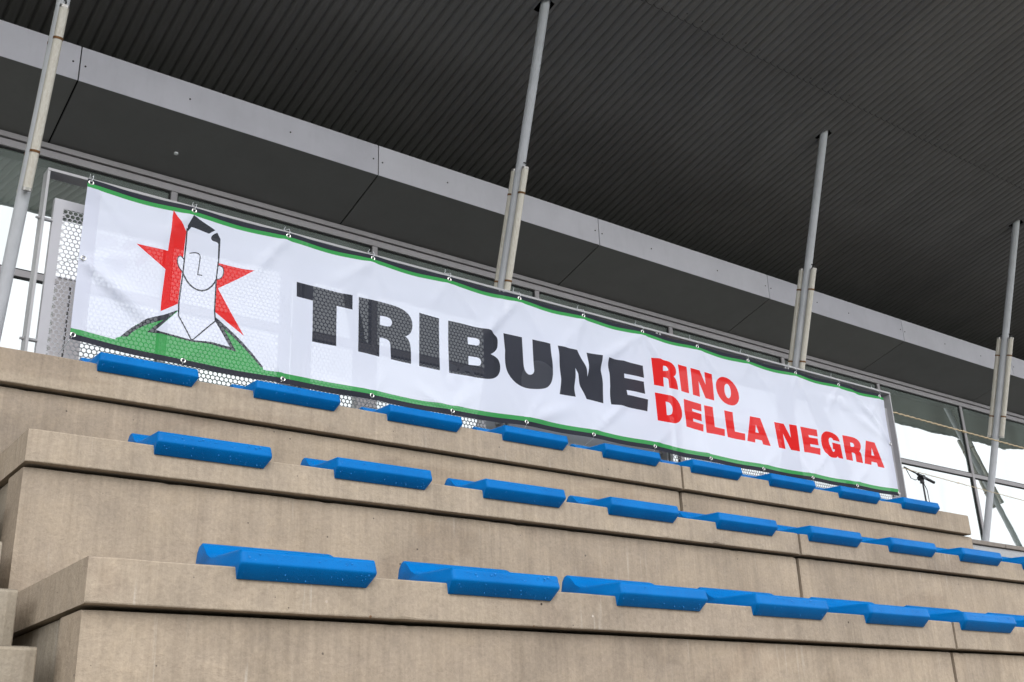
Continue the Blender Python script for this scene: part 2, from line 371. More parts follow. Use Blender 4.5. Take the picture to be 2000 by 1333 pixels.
# ------------------------------------------------------------------ seats
def seat_mesh():
    prof = [(-.0075, -.032), (-.011, -.031), (-.0325, -.0005), (-.0355, .0032), (-.0367, .0068), (-.0362, .0105), (-.0345, .0155), (-.0302, .032), (-.0288, .0365), (-.0255, .0405), (-.020, .0425),
            (.010, .0440), (.06, .0464), (.11, .0488), (.150, .0510), (.175, .0570), (.198, .0690), (.214, .0860), (.226, .0970), (.240, .1020),
            (.254, .0985), (.266, .084), (.272, .060), (.276, .030), (.278, .001), (.15, .001), (-.0045, .001), (-.0045, -.031)]
    W = .400; secs = [0, .006, .02, .05, .12, .20, .28, .35, .38, .394, .40]
    vs = []; fs = []; n = len(prof)
    for x in secs:
        u = x / W; mid = (1 - (2 * u - 1) ** 2) ** 1.5; e = min(x, W - x); endk = math.sqrt(max(0, 1 - (1 - min(e, .006) / .006) ** 2))
        for (y, z) in prof:
            zz = z
            if .0 < y < .215 and z > .02: zz = z - .009 * mid * math.sin(math.pi * (y - 0) / .215)
            if z < -.0 and y < 0: xx = x + (.004 if u < .5 else -.018) * (-z / .032) * (1 if (u < .1 or u > .9) else 0)
            else: xx = x
            cy = .12; cz = .03
            ins = (1 - endk) * .006
            yy = y + (ins if y < cy else -ins) * (1 if z > .002 or y < 0 else 0); zz = zz - (ins if zz > .03 else 0)
            vs.append((xx, yy, zz))
    for i in range(len(secs) - 1):
        for k in range(n):
            fs.append((i * n + k, i * n + (k + 1) % n, (i + 1) * n + (k + 1) % n, (i + 1) * n + k))
    mb = MB(); mb.add(vs, fs)
    mb.add(vs[:n], [tuple(range(n))]); mb.add(vs[-n:], [tuple(range(n))])
    me = mb.mesh('seat_shell', M['blue'])
    bm = bmesh.new(); bm.from_mesh(me); bmesh.ops.remove_doubles(bm, verts=bm.verts, dist=.0002)
    bmesh.ops.recalc_face_normals(bm, faces=bm.faces); bm.to_mesh(me); bm.free()
    for p in me.polygons: p.use_smooth = True
    me.set_sharp_from_angle(angle=R_(50)); return me
def drop_mesh(seed):
    rnd = random.Random(seed); mb = MB()
    for i in range(240):
        x = rnd.uniform(.012, .388); t = rnd.random(); r = rnd.choice([.0007, .0009, .001, .0012, .0014, .0021])
        if t < .30: y = -.034 + .0002; z = rnd.uniform(.006, .034); n = Vector((0, -1, .12))          # upper front face
        elif t < .45: k = rnd.random(); y = -.0165 - .0172 * k; z = -.029 + .031 * k; n = Vector((0, -.88, -.47))
        elif t < .62: y = rnd.uniform(-.028, .0); z = .0405 + (0.002 if y > -.015 else 0); n = Vector((0, -.3, 1))
        elif t < .8: k = rnd.random(); y = .24 - .03 * k; z = .1020 - .016 * k; n = Vector((0, -.4, 1))
        else: y = rnd.uniform(.0, .06); z = .0420; n = Vector((0, 0, 1))
        n.normalize(); a = n.cross(Vector((1, 0, 0))).normalized(); b = n.cross(a); c = Vector((x, y, z)); h = r * .7
        el = rnd.choice([1, 1, 1.3, 1.8]) if t < .45 else 1
        ring = [c + a * math.cos(q) * r * el + b * math.sin(q) * r for q in (math.pi * 2 * k / 6 for k in range(6))]
        ring2 = [c + n * h * .75 + (p - c) * .6 for p in ring]
        vs = ring + ring2 + [c + n * h]
        fs = [(k, (k + 1) % 6, 6 + (k + 1) % 6, 6 + k) for k in range(6)] + [(6 + k, 6 + (k + 1) % 6, 12) for k in range(6)]
        mb.add(vs, fs)
    me = mb.mesh('water_drops', M['drop'])
    for p in me.polygons: p.use_smooth = True
    return me
SEAT = seat_mesh(); DROPS = [drop_mesh(s) for s in range(4)]
ORD = ['first', 'second', 'third', 'fourth', 'fifth', 'sixth', 'seventh', 'eighth', 'ninth', 'tenth']
rowname = {3: 'lowest', 4: 'middle', 5: 'top'}
proto = None
for r, n, x0 in ((3, 9, 1.150), (4, 9, 1.165), (5, 9, 1.170)):
    for i in range(n):
        lab = 'wet blue moulded plastic seat, %s from the left in the %s row' % (ORD[i], rowname[r])
        x = x0 + .65 * i + random.Random(r * 31 + i).uniform(-.003, .003)
        t = thing('stadium_seat', (x, ROWY[r] + (.004), ROWZ[r]), lab, 'seat', 'blue seats on the concrete terrace')
        for nm, me in (('seat_shell', SEAT), ('water_drops', DROPS[(i + r) % 4])):
            o = bpy.data.objects.new(nm, me); C.objects.link(o); o.parent = t
            if nm == 'water_drops': o['kind'] = 'stuff'

# ------------------------------------------------------------------ guard railing with perforated panels
fence = thing('guard_railing', (4.2, 4.78, 1.5), 'grey steel guard railing with perforated infill panels behind the long banner', 'railing')
RX0, RX1, RZ = 1.031, 7.368, 2.622
s = MB(); s.box(RX0, RX1, 4.75, 4.83, RZ - .014, RZ); s.build('top_rail', M['rail'], fence, bevel=.0015)
posts = [RX0 + .006, 2.322, 3.597, 4.868, 6.142, RX1 - .006]
for i, x in enumerate(posts):
    for dx in ((-.014, .014) if 0 < i < 5 else (0,)):
        s = MB(); s.box(x + dx - .006, x + dx + .006, 4.752, 4.828, 1.492, RZ - .0145); s.build('post', M['rail'], fence, bevel=.001)
P0 = [1.087, 2.358, 3.631, 4.903, 6.176]; PW = 1.196; PT, PB = 2.502, 1.60
for i, x in enumerate(P0):
    for zz in (2.385, 1.80):
        for a_, b_ in ((posts[i] - .012, x + .001), (x + PW - .001, posts[i + 1] + .012)):
            s = MB(); s.tube([(a_, 4.80, zz), (b_, 4.80, zz)], .0085, 10)
            s.tube([(a_ - .004 if b_ > x + .5 * PW else a_ - .010, 4.80, zz), (a_ + .002, 4.80, zz)], .006, 6)
            s.build('standoff', M['rail'], fence, smooth=True)
def perforated():
    mb = MB(); p = .02275; rh = p * .866; r = .0097; th = .0015; n = 12
    x_first, x_last = .052, PW - .052; rows = int((PT - PB - .11) / rh)
    cols = int((x_last - x_first) / p)
    x_last = x_first + cols * p
    hexr = p / math.sqrt(3)
    for j in range(rows + 1):
        cz = PT - .057 - j * rh; odd = j % 2
        for i in range(cols + (0 if odd else 1)):
            cx = x_first + i * p + (p / 2 if odd else 0)
            outer = []; inner = []
            for k in range(n):
                a = math.pi * 2 * k / n + math.pi / 2
                hr = hexr if k % 2 == 0 else p / 2
                outer.append((cx + math.cos(a) * hr, cz + math.sin(a) * hr)); inner.append((cx + math.cos(a) * r, cz + math.sin(a) * r))
            vs = [(a, 0, b) for a, b in outer] + [(a, 0, b) for a, b in inner] + [(a, th, b) for a, b in inner]
            fs = [(k, (k + 1) % n, n + (k + 1) % n, n + k) for k in range(n)] + [(n + k, n + (k + 1) % n, 2 * n + (k + 1) % n, 2 * n + k) for k in range(n)]
            mb.add(vs, fs)
    zb = PT - .057 - rows * rh
    # folded tray margins, a hair proud of the perforated field
    e = .0008
    mb.box(0, x_first - p * .42, -e, th, PB, PT); mb.box(x_last + p * .42, PW, -e, th, PB, PT)
    mb.box(x_first - p * .42, x_last + p * .42, -e, th, PT - .057 + rh * .62, PT); mb.box(x_first - p * .42, x_last + p * .42, -e, th, PB, zb - rh * .62)
    mb.box(0, .002, th, .03, PB, PT); mb.box(PW - .002, PW, th, .03, PB, PT)
    mb.box(.002, PW - .002, th, .03, PT - .002, PT); mb.box(.002, PW - .002, th, .03, PB, PB + .002)
    # half cells at the stagger: fill the left and right zigzag
    for j in range(1, rows + 1, 2):
        cz = PT - .057 - j * rh
        mb.box(x_first - p * .42, x_first - .0015, -e * .5, th, cz - p * .27, cz + p * .27)
        mb.box(x_last + .0015, x_last + p * .42, -e * .5, th, cz - p * .27, cz + p * .27)
    return mb.mesh('perforated_sheet', M['panel'], fix=False)
PERF = perforated()
for i, x in enumerate(P0):
    if i == 2:
        s = MB(); s.box(x, x + PW, 4.797, 4.799, PB, PT); s.box(x, x + .002, 4.799, 4.827, PB, PT); s.box(x + PW - .002, x + PW, 4.799, 4.827, PB, PT)
        s.build('solid_sheet', M['panel'], fence, bevel=.0005)
    else:
        o = bpy.data.objects.new('perforated_sheet', PERF); C.objects.link(o); o.parent = fence
        o.matrix_parent_inverse = Matrix.Translation(-fence.location); o.location = (x, 4.797, 0)

# path text -> list of polygons; every curve is cubic
def path(d, seg=7):
    polys = []; cur = []; tok = d.replace(',', ' ').replace('Z', ' Z ').split(); i = 0; cmd = None; nums = []
    items = []
    for t in tok:
        if t == 'Z': items.append('Z'); continue
        if t[0] in 'MLC': items.append(t[0]); t = t[1:]
        if t: items.append(float(t))
    i = 0; mode = None
    while i < len(items):
        it = items[i]
        if it == 'Z': polys.append(cur); cur = []; i += 1; continue
        if isinstance(it, str): mode = it; i += 1; continue
        if mode == 'M': cur = [(items[i], items[i + 1])]; i += 2; mode = 'L'
        elif mode == 'L': cur.append((items[i], items[i + 1])); i += 2
        else:
            p0 = cur[-1]; a, b, c, d_, e, f = items[i:i + 6]; i += 6
            for k in range(1, seg + 1):
                t = k / seg; q = 1 - t
                cur.append((q**3 * p0[0] + 3 * q * q * t * a + 3 * q * t * t * c + t**3 * e, q**3 * p0[1] + 3 * q * q * t * b + 3 * q * t * t * d_ + t**3 * f))
    if cur: polys.append(cur)
    return polys
def tess(poly):
    pts = [Vector(p) for p in poly]
    v, e, f, *_ = delaunay_2d_cdt(pts, [], [list(range(len(pts)))], 1, 1e-6)
    return v, f
# vinyl emblems stuck on the panels
G_RING = 'M340 250 C500 180 800 180 1000 330 C1040 400 1000 470 940 480 C860 450 700 430 600 480 C500 540 480 640 520 720 C560 820 680 900 800 900 L905 880 L900 830 L790 810 L700 770 L820 620 L1225 690 L1230 800 C1180 950 1080 1100 800 1135 C560 1100 420 900 360 720 C330 560 320 400 340 250 Z'
G_TAIL = 'M1070 520 C1130 380 1280 310 1420 325 C1560 350 1690 560 1670 700 C1640 830 1540 900 1400 880 L1370 790 C1480 700 1540 620 1500 560 C1430 470 1300 480 1240 560 L1180 560 Z'
def emblem(fx, fy, sc, ox=140, oy=440):
    s = MB()
    for d in (G_RING, G_TAIL):
        pl = path(d)[0]; P = []
        for (a, b) in pl:
            px, py = 140 + a / 11.11, 440 + b / 11.11
            q = onY(px, py, 4.794); P.append((q.x, q.z))
        # emblem of the first panel moved and scaled on the plane
        P = [(fx + (a - 1.36) * sc, fy + (b - 2.18) * sc) for a, b in P]
        v, f = tess(P); s.add([(q.x, 4.7945, q.y) for q in v], f)
    s.build('emblem', M['sticker'], fence, fix=False)
c1 = onY(140 + 780 / 11.11, 440 + 650 / 11.11, 4.794)
emblem(1.36, 2.18, 1.0)
c2 = onY(893, 765, 4.794); emblem(c2.x - .02, c2.z, .80)
c3 = onY(1462, 830, 4.794); emblem(c3.x, c3.z, .62)
c4 = onY(1632, 812, 4.794); emblem(c4.x, c4.z, .85)
c5 = onY(1058, 755, 4.794)
s = MB(); s.add([(c5.x, 4.7955, c5.z)] + [(c5.x + .15 * math.cos(a), 4.7955, c5.z + .16 * math.sin(a)) for a in (math.pi * 2 * k / 32 for k in range(32))],
              [(0, 1 + k, 1 + (k + 1) % 32) for k in range(32)]); s.build('emblem', M['sticker'], fence, fix=False)
pl = [onY(1000 + a / 7.143, 700 + b / 7.143, 4.794) for a, b in ((655, 545), (1880, 790), (1880, 950), (660, 725))]
x0 = pl[0].x; x1 = pl[1].x; zt_ = (pl[0].z + pl[1].z) / 2; zb_ = (pl[2].z + pl[3].z) / 2
s = MB(); s.add([(x0, 4.7955, zb_), (x1, 4.7955, zb_), (x1, 4.7955, zt_), (x0, 4.7955, zt_)], [(0, 1, 2, 3)]); s.build('sticker', M['sticker'], fence, fix=False)
fc = bpy.data.curves.new('lettering', 'FONT'); fc.body = 'ville de cultures'; fc.size = .135; fc.align_x = 'CENTER'; fc.align_y = 'CENTER'; fc.extrude = .0003
tmp = bpy.data.objects.new('lettering', fc); C.objects.link(tmp); bpy.context.view_layer.update()
tm = bpy.data.meshes.new_from_object(tmp); bpy.data.objects.remove(tmp); tm.materials.clear(); tm.materials.append(M['grey_print'])
lt_ = bpy.data.objects.new('lettering', tm); lt_['kind'] = 'stuff'; C.objects.link(lt_); lt_.parent = fence; lt_.matrix_parent_inverse = Matrix.Translation(-fence.location)
lt_.location = ((x0 + x1) / 2, 4.7945, (zt_ + zb_) / 2); lt_.rotation_euler = (R_(90), 0, 0)

# ------------------------------------------------------------------ the banner
BY = 4.68
GT = [(1.202, 2.561), (1.696, 2.558), (2.193, 2.558), (2.686, 2.557), (3.176, 2.553), (3.668, 2.55), (4.158, 2.547), (4.648, 2.545), (5.141, 2.542), (5.633, 2.537), (6.132, 2.537), (6.615, 2.533), (7.107, 2.529)]
GB = [(1.202, 1.811), (1.697, 1.786), (2.195, 1.786), (2.689, 1.786), (3.182, 1.782), (3.683, 1.798), (4.18, 1.798), (4.675, 1.794), (5.163, 1.783), (5.663, 1.779), (6.168, 1.780), (6.661, 1.781), (7.160, 1.782)]
def interp(tab, x):
    if x <= tab[0][0]: return tab[0][1]
    for (a, b), (c, d) in zip(tab, tab[1:]):
        if x <= c: return b + (d - b) * (x - a) / (c - a)
    return tab[-1][1]
def sag(tab, x, k):
    for (a, b), (c, d) in zip(tab, tab[1:]):
        if a <= x <= c: return k * math.sin(math.pi * (x - a) / (c - a)) ** 2
    return 0
H = .765
def zmap(x, s):
    """s metres above the lower grommet line on the flat cloth -> height in the scene"""
    t = s / H
    zt = interp(GT, x) - sag(GT, x, .007); zb = interp(GB, x) - sag(GB, x, .004)
    if s > H - .005:                                    # the hem above the grommets stays taut
        k = (s - H + .005) / .029; z0 = zb + (H - .005) / H * (zt - zb); return z0 + k * (interp(GT, x) + .018 - sag(GT, x, .002) - z0)
    return zb + t * (zt - zb)
def smap(x, z):
    zt = interp(GT, x) - sag(GT, x, .007); zb = interp(GB, x) - sag(GB, x, .004)
    return (z - zb) / (zt - zb) * H
def P2(px, py):
    q = onY(px, py, BY); return (q.x, smap(q.x, q.z))
def crop(d, ox, oy, s):
    return [[P2(ox + a / s, oy + b / s) for a, b in pl] for pl in path(d)]
A_ = (570, 540, 6.6667); B_ = (860, 610, 8.3333); C_ = (1070, 660, 8.3333); D_ = (1260, 690, 8.3333); E_ = (1330, 770, 10.0); F_ = (1500, 810, 8.3333); K_ = (230, 390, 3.9207)
shapes = []      # painter's order: (material index, polygons with even-odd fill)
def sh(mi, d, c): shapes.append((mi, crop(d, *c)))
X0, X1, SB, ST = 1.190, 7.155, -.021, H + .024
WH, RE, GR, BK, BA, HE = 0, 1, 2, 3, 4, 5
shapes.append((HE, [[(X0, SB), (X0 + .066, SB), (X0 + .066, ST), (X0, ST)]])); shapes.append((HE, [[(X1 - .05, SB), (X1, SB), (X1, ST), (X1 - .05, ST)]]))
sh(RE, 'M430 78 L470 150 L525 245 L515 400 L492 560 L463 797 L327 856 L367 532 L145 334 L386 392 L410 215 Z', K_)
sh(RE, 'M772 484 L1043 547 L770 678 L967 1043 L748 860 L757 600 Z', K_)
sh(GR, 'M25 1047 C90 985 160 940 240 925 L465 850 L565 1082 L748 915 L830 975 L905 1045 C980 1120 1050 1200 1110 1282 L1125 1330 L600 1215 L0 1095 L-20 1060 Z', K_)
sh(WH, 'M537 205 L562 213 L700 262 L722 308 L772 335 L770 480 L757 610 L742 860 L748 930 L858 1128 L720 1095 L565 1080 L330 1018 L290 1000 L467 850 L492 560 L525 245 Z', K_)
sh(WH, 'M500 548 C470 530 455 480 462 450 C470 420 495 428 507 455 Z', K_); sh(WH, 'M764 510 C790 495 815 520 813 550 C810 595 785 615 757 606 Z', K_)
sh(BK, 'M578 125 L750 234 L700 262 L562 213 L537 245 L534 203 Z', K_)
sh(BK, 'M765 252 L790 303 L779 485 L768 485 L772 340 C765 318 735 325 722 310 C708 295 715 270 765 252 Z', K_)
sh(BK, 'M465 843 L290 1000 L330 1013 L560 1075 L565 1090 L330 1028 L225 1016 L262 985 L348 925 L240 955 C170 975 110 1010 75 1050 L20 1048 C80 1000 120 965 150 960 C180 935 210 920 240 912 L350 885 Z', K_)
sh(BK, 'M743 893 L830 970 L905 1040 C980 1115 1050 1195 1113 1282 L1098 1286 C1030 1200 960 1125 880 1048 L812 990 L908 1165 L720 1112 L565 1090 L565 1077 L720 1094 L858 1128 L748 935 Z', K_)
def stroke(pts, wd, closed=False):
    """a constant-width line through crop points, drawn as overlapping short bars"""
    out = []; wd *= 1.3
    for (a, b), (c, d) in zip(pts, pts[1:]):
        l = math.hypot(c - a, d - b) or 1; nx, ny = -(d - b) / l * wd / 2, (c - a) / l * wd / 2
        ex, ey = (c - a) / l * wd * .35, (d - b) / l * wd * .35
        q = [(a + nx - ex, b + ny - ey), (c + nx + ex, d + ny + ey), (c - nx + ex, d - ny + ey), (a - nx - ex, b - ny - ey)]
        shapes.append((BK, [[P2(K_[0] + x / K_[2], K_[1] + y / K_[2]) for x, y in q]]))
def curve(d): return path(d, 9)[0]
stroke(curve('M531 225 L525 330 L515 440 L503 560 L487 660 L470 795 L467 890 L565 1082 L748 930 L744 850 L757 612 L772 480'), 8.5)
stroke(curve('M498 550 C530 630 570 688 645 696 C700 695 740 650 757 610'), 9.5)
stroke(curve('M500 548 C470 530 455 480 462 450 C470 420 495 428 507 455'), 6); stroke(curve('M764 510 C790 495 815 520 813 550 C810 595 785 615 757 606'), 6)
stroke(curve('M555 410 C600 402 634 405 633 445 L622 530 L615 573 L648 578'), 6.5)
for d in ('M62 74 L330 140 L620 222 L786 250 L786 437 L580 390 L578 910 L260 852 L272 318 L57 267 Z',
          'M867 273 L1290 375 C1480 420 1572 520 1572 640 C1572 720 1540 765 1480 782 C1540 820 1555 900 1558 1010 L1560 1138 L1295 1078 L1285 880 C1280 830 1240 812 1145 795 L1142 1045 L866 977 Z M1145 515 L1210 525 C1280 540 1305 570 1303 610 C1300 650 1270 660 1215 650 L1145 633 Z',
          'M1660 474 L1922 545 L1932 1225 L1664 1165 Z'): sh(BK, d, A_)
for d in ('M133 135 L690 262 C780 285 850 345 905 385 C945 420 940 470 938 540 C935 600 900 650 828 680 C880 705 940 740 960 790 C985 850 990 930 965 990 C930 1070 860 1090 770 1088 L600 1070 L500 1048 L150 985 Z M448 404 L560 422 C610 435 633 460 633 500 C633 545 600 552 570 547 L450 523 Z M455 716 L590 738 C640 752 665 780 663 820 C660 870 630 876 590 872 L460 857 Z',
          'M1034 338 L1332 407 L1352 820 C1358 910 1375 980 1430 1015 C1465 1030 1520 1020 1522 950 L1510 800 L1494 445 L1776 520 L1795 750 L1825 1010 C1825 1120 1800 1180 1740 1225 C1680 1262 1580 1262 1450 1250 C1300 1230 1180 1130 1110 1000 C1060 900 1050 800 1058 620 C1050 540 1040 450 1034 338 Z'): sh(BK, d, B_)
for d in ('M148 133 L472 203 L560 360 C610 450 630 520 645 632 L655 560 C665 420 650 320 636 241 L884 290 C865 400 862 480 870 540 C900 640 910 740 908 800 L914 1065 L635 997 C600 910 560 850 530 800 C500 740 495 680 480 590 L438 500 C445 600 435 680 430 780 C430 850 445 900 458 960 L193 918 C205 830 212 740 210 660 C190 540 160 330 148 133 Z',
          'M982 325 L1080 352 L1230 372 L1340 410 L1543 458 L1562 656 L1240 584 L1246 654 L1556 720 L1575 920 L1282 852 L1292 932 L1622 1010 L1612 1203 L1180 1102 L1040 1082 C1020 980 1015 880 1022 790 C1018 700 1020 620 1008 560 C985 470 970 400 982 325 Z'): sh(BK, d, C_)
for d in ('M92 76 L350 130 C440 150 495 230 497 300 C498 345 480 375 448 388 C490 420 500 470 507 520 L522 607 L378 572 L355 440 C345 420 320 408 282 400 L295 552 L140 520 Z M262 218 L300 226 C335 240 352 260 350 285 C345 305 320 305 268 297 Z',
          'M527 184 L665 228 L714 660 L578 622 Z',
          'M724 246 L872 288 L975 515 L953 312 L1080 346 L1128 773 L980 738 L858 462 L890 715 L777 680 Z',
          'M1150 520 C1150 430 1200 385 1270 388 C1400 400 1530 570 1533 720 C1533 810 1480 855 1420 852 C1270 840 1150 670 1150 520 Z M1290 560 C1290 515 1310 500 1330 502 C1370 515 1395 590 1395 660 C1395 715 1375 737 1360 736 C1315 720 1290 640 1290 560 Z',
          'M153 642 L400 692 C500 720 592 860 594 1000 C594 1090 550 1150 470 1145 L200 1098 Z M327 793 C400 800 435 860 440 930 C440 1000 410 1022 350 1010 Z',
          'M620 748 L910 832 L922 950 L765 905 L770 945 L920 992 L933 1110 L782 1065 L785 1110 L960 1162 L958 1278 L800 1237 L668 1198 L655 1080 L628 930 Z'): sh(RE, d, D_)
for d in ('M448 218 L622 255 L668 640 L865 685 L865 822 L512 752 Z', 'M855 312 L1018 352 L1065 728 L1258 775 L1260 910 L922 838 Z',
          'M1352 430 L1555 470 L1753 1020 L1605 985 L1582 908 L1453 880 L1450 950 L1298 915 Z M1468 595 L1525 762 L1458 748 Z'): sh(RE, d, E_)
for d in ('M108 118 L262 148 L377 378 L345 158 L463 180 L523 602 L378 575 L250 312 L288 563 L172 540 Z',
          'M524 195 L800 245 L818 358 L667 330 L672 368 L815 390 L833 502 L685 480 L692 522 L858 550 L860 660 L588 612 Z',
          'M1178 443 C1150 350 1070 278 960 272 C895 275 868 330 868 390 C870 480 900 580 950 640 C1000 695 1070 710 1110 705 C1125 700 1135 690 1138 680 L1152 703 L1233 722 L1185 485 L1040 456 L1052 560 L1085 567 C1100 590 1085 605 1065 608 C1030 590 1005 520 992 440 C988 395 1000 375 1025 375 C1050 380 1060 400 1062 418 Z',
          'M1210 335 L1390 372 C1470 395 1515 460 1517 520 C1517 560 1505 585 1488 595 C1520 615 1530 660 1537 700 L1553 793 L1445 770 L1425 655 C1420 630 1400 620 1368 617 L1390 755 L1285 732 Z M1338 455 L1370 460 C1395 470 1410 495 1405 515 C1400 530 1375 530 1350 522 Z',
          'M1595 422 L1732 458 L1898 872 L1795 848 L1775 785 L1692 765 L1688 820 L1577 797 Z M1686 543 L1733 672 L1690 662 Z'): sh(RE, d, F_)
GT_LO, GB_HI = H - .027, .031
shapes.append((GR, [[(X0, GT_LO), (X1, GT_LO), (X1, H - .005), (X0, H - .005)]])); shapes.append((BA, [[(X0, H - .005), (X1, H - .005), (X1, ST), (X0, ST)]]))
shapes.append((GR, [[(X0, .006), (X1, .006), (X1, GB_HI), (X0, GB_HI)]])); shapes.append((BA, [[(X0, SB), (X1, SB), (X1, .006), (X0, .006)]]))
# the star's tip runs over the green stripe
sh(RE, 'M430 78 L452 120 L418 145 Z', K_)

folds = []
rf = random.Random(7)
for i, (gx, gz) in enumerate(GT):
    for k in range(2):
        ang = R_(-90 + rf.choice([-1, 1]) * rf.uniform(18, 50)); folds.append((gx, H, ang, rf.uniform(.22, .50), rf.uniform(.012, .03), rf.uniform(.002, .0055)))
    folds.append((gx, H, R_(-90 + rf.uniform(-12, 12)), rf.uniform(.1, .2), .02, .004))
for i, (gx, gz) in enumerate(GB):
    for k in range(2):
        ang = R_(90 + rf.choice([-1, 1]) * rf.uniform(20, 55)); folds.append((gx, 0, ang, rf.uniform(.12, .34), rf.uniform(.012, .026), rf.uniform(.002, .005)))
def fold_px(a, b, wd, am):
    (x0, s0), (x1, s1) = P2(*a), P2(*b); folds.append((x0, s0, math.atan2(s1 - s0, x1 - x0), math.hypot(x1 - x0, s1 - s0) * 1.15, wd, am))
fold_px((157, 505), (300, 640), .020, .014); fold_px((157, 505), (360, 660), .035, .012); fold_px((157, 505), (260, 505), .015, .005)
fold_px((1255, 650), (1320, 760), .018, .009); fold_px((1255, 650), (1110, 745), .03, .010); fold_px((1140, 620), (1040, 760), .03, .006)
fold_px((1740, 868), (1650, 745), .022, .013); fold_px((1740, 868), (1700, 790), .014, .008); fold_px((1740, 868), (1620, 770), .03, .007)
fold_px((1014, 585), (900, 700), .022, .008); fold_px((985, 575), (925, 720), .02, .006); fold_px((730, 508), (640, 560), .022, .007)
fold_px((1159, 849), (1240, 765), .022, .008); fold_px((1590, 930), (1640, 845), .016, .005); fold_px((726, 773), (590, 735), .03, .006)
fold_px((1028, 824), (1130, 790), .03, .007); fold_px((883, 806), (800, 745), .02, .006)
def disp(x, s):
    y = 0
    for (fx, fs, an, ln, wd, am) in folds:
        am *= 1.8; wd *= 1.2
        dx, ds = x - fx, s - fs; u = dx * math.cos(an) + ds * math.sin(an)
        if u < 0 or u > ln: continue
        v = -dx * math.sin(an) + ds * math.cos(an); w_ = wd * (.55 + 1.0 * u / ln); k = math.sin(math.pi * (u / ln) ** .75) if u < ln else 0
        y -= am * k * math.exp(-(v / w_) ** 2) * (1 - .3 * u / ln)
    env = max(0, math.sin(math.pi * min(1, max(0, s / H)))) ** .6
    y += env * (.014 * noise.noise(Vector((x * 1.3, s * 1.6, 3))) + .009 * noise.noise(Vector((x * 4.5 + s * 2.2, s * 1.4, 9))) + .0010 * noise.noise(Vector((x * 13 + s * 8, s * 5, 5))))
    y += sag(GT, x, .010) * max(0, (s - .6 * H) / (.4 * H)) ** 2 + sag(GB, x, .004) * max(0, 1 - s / (.3 * H)) ** 2
    if s > H: y += sag(GT, x, .004)
    return y
def build_banner():
    verts = []; edges = []
    def addpoly(pl0):
        pl = []
        for i, p in enumerate(pl0):
            q = pl0[(i + 1) % len(pl0)]; m_ = max(1, int(math.hypot(q[0] - p[0], q[1] - p[1]) / .016))
            pl += [(p[0] + (q[0] - p[0]) * t / m_, p[1] + (q[1] - p[1]) * t / m_) for t in range(m_)]
        o = len(verts); k = len(pl)
        for (a, b) in pl: verts.append(Vector((min(max(a, X0), X1), min(max(b, SB), ST))))
        for i in range(k): edges.append((o + i, o + (i + 1) % k))
    nx, ns = 300, 38
    addpoly([(X0, SB), (X1, SB), (X1, ST), (X0, ST)])
    for mi, pls in shapes:
        for pl in pls: addpoly(pl)
    for i in range(nx + 1):
        for j in range(ns + 1):
            a = X0 + (X1 - X0) * i / nx; b = SB + (ST - SB) * j / ns
            if 0 < i < nx and 0 < j < ns: a += rf.uniform(-.3, .3) * (X1 - X0) / nx; b += rf.uniform(-.3, .3) * (ST - SB) / ns
            verts.append(Vector((a, b)))
    v, e, f, *_ = delaunay_2d_cdt(verts, edges, [], 0, 1e-5)
    tris = []; mats = []
    boxes = [(mi, pls, min(p[0] for pl in pls for p in pl), max(p[0] for pl in pls for p in pl), min(p[1] for pl in pls for p in pl), max(p[1] for pl in pls for p in pl)) for mi, pls in shapes]
    def inside(pls, x, y):
        c = False
        for pl in pls:
            n = len(pl); j = n - 1
            for i in range(n):
                xi, yi = pl[i]; xj, yj = pl[j]
                if (yi > y) != (yj > y) and x < (xj - xi) * (y - yi) / (yj - yi) + xi: c = not c
                j = i
        return c
    for t in f:
        cx = sum(v[i].x for i in t) / len(t); cy = sum(v[i].y for i in t) / len(t); mi = WH
        for m_, pls, xa, xb, ya, yb in reversed(boxes):
            if xa <= cx <= xb and ya <= cy <= yb and inside(pls, cx, cy): mi = m_; break
        tris.append(tuple(t)); mats.append(mi)
    vs = [(p.x + .0, BY + disp(p.x, p.y), zmap(p.x, p.y)) for p in v]
    me = bpy.data.meshes.new('cloth'); me.from_pydata(vs, [], tris)
    for k in ('c_white', 'c_red', 'c_green', 'c_black', 'c_band', 'c_hem'): me.materials.append(M[k])
    me.polygons.foreach_set('material_index', mats)
    bm = bmesh.new(); bm.from_mesh(me); bmesh.ops.recalc_face_normals(bm, faces=bm.faces)
    if sum(q.normal.y for q in bm.faces) > 0: bmesh.ops.reverse_faces(bm, faces=bm.faces)
    bm.to_mesh(me); bm.free()
    for p in me.polygons: p.use_smooth = True
    me.update(); return me
banner = thing('banner', (4.17, 4.68, 1.78), 'long white cloth banner with red star, drawn man and black and red lettering', 'banner')
link('cloth', build_banner(), banner)
def grommet(x, s):
    g = MB(); c = (x, BY + disp(x, s) - .003, zmap(x, s)); g.torus(c, .0098, .0032, 18, 8); return g.build('grommet', M['alu'], banner, smooth=True, fix=True), Vector(c)
rt = random.Random(3)
for (x, z) in GT:
    o, c = grommet(x + (.004 if x < 1.3 else 0), H)
    t = MB(); e = rt.uniform(.0, .012)
    t.tube([c + Vector((0, -.001, .006)), c + Vector((.004, -.010, .018)), c + Vector((.008 + e, .012, .045)), (c.x + .006 + e, 4.742, RZ - .006), (c.x + .006 + e, 4.747, RZ + .004)], .0013, 6)
    t.tube([(c.x + .006 + e, 4.743, RZ + .001), (c.x + .004 + e + rt.uniform(-.006, .006), 4.735, RZ + rt.uniform(.010, .022))], .0011, 5)
    t.build('cable_tie', M['tie'], banner)
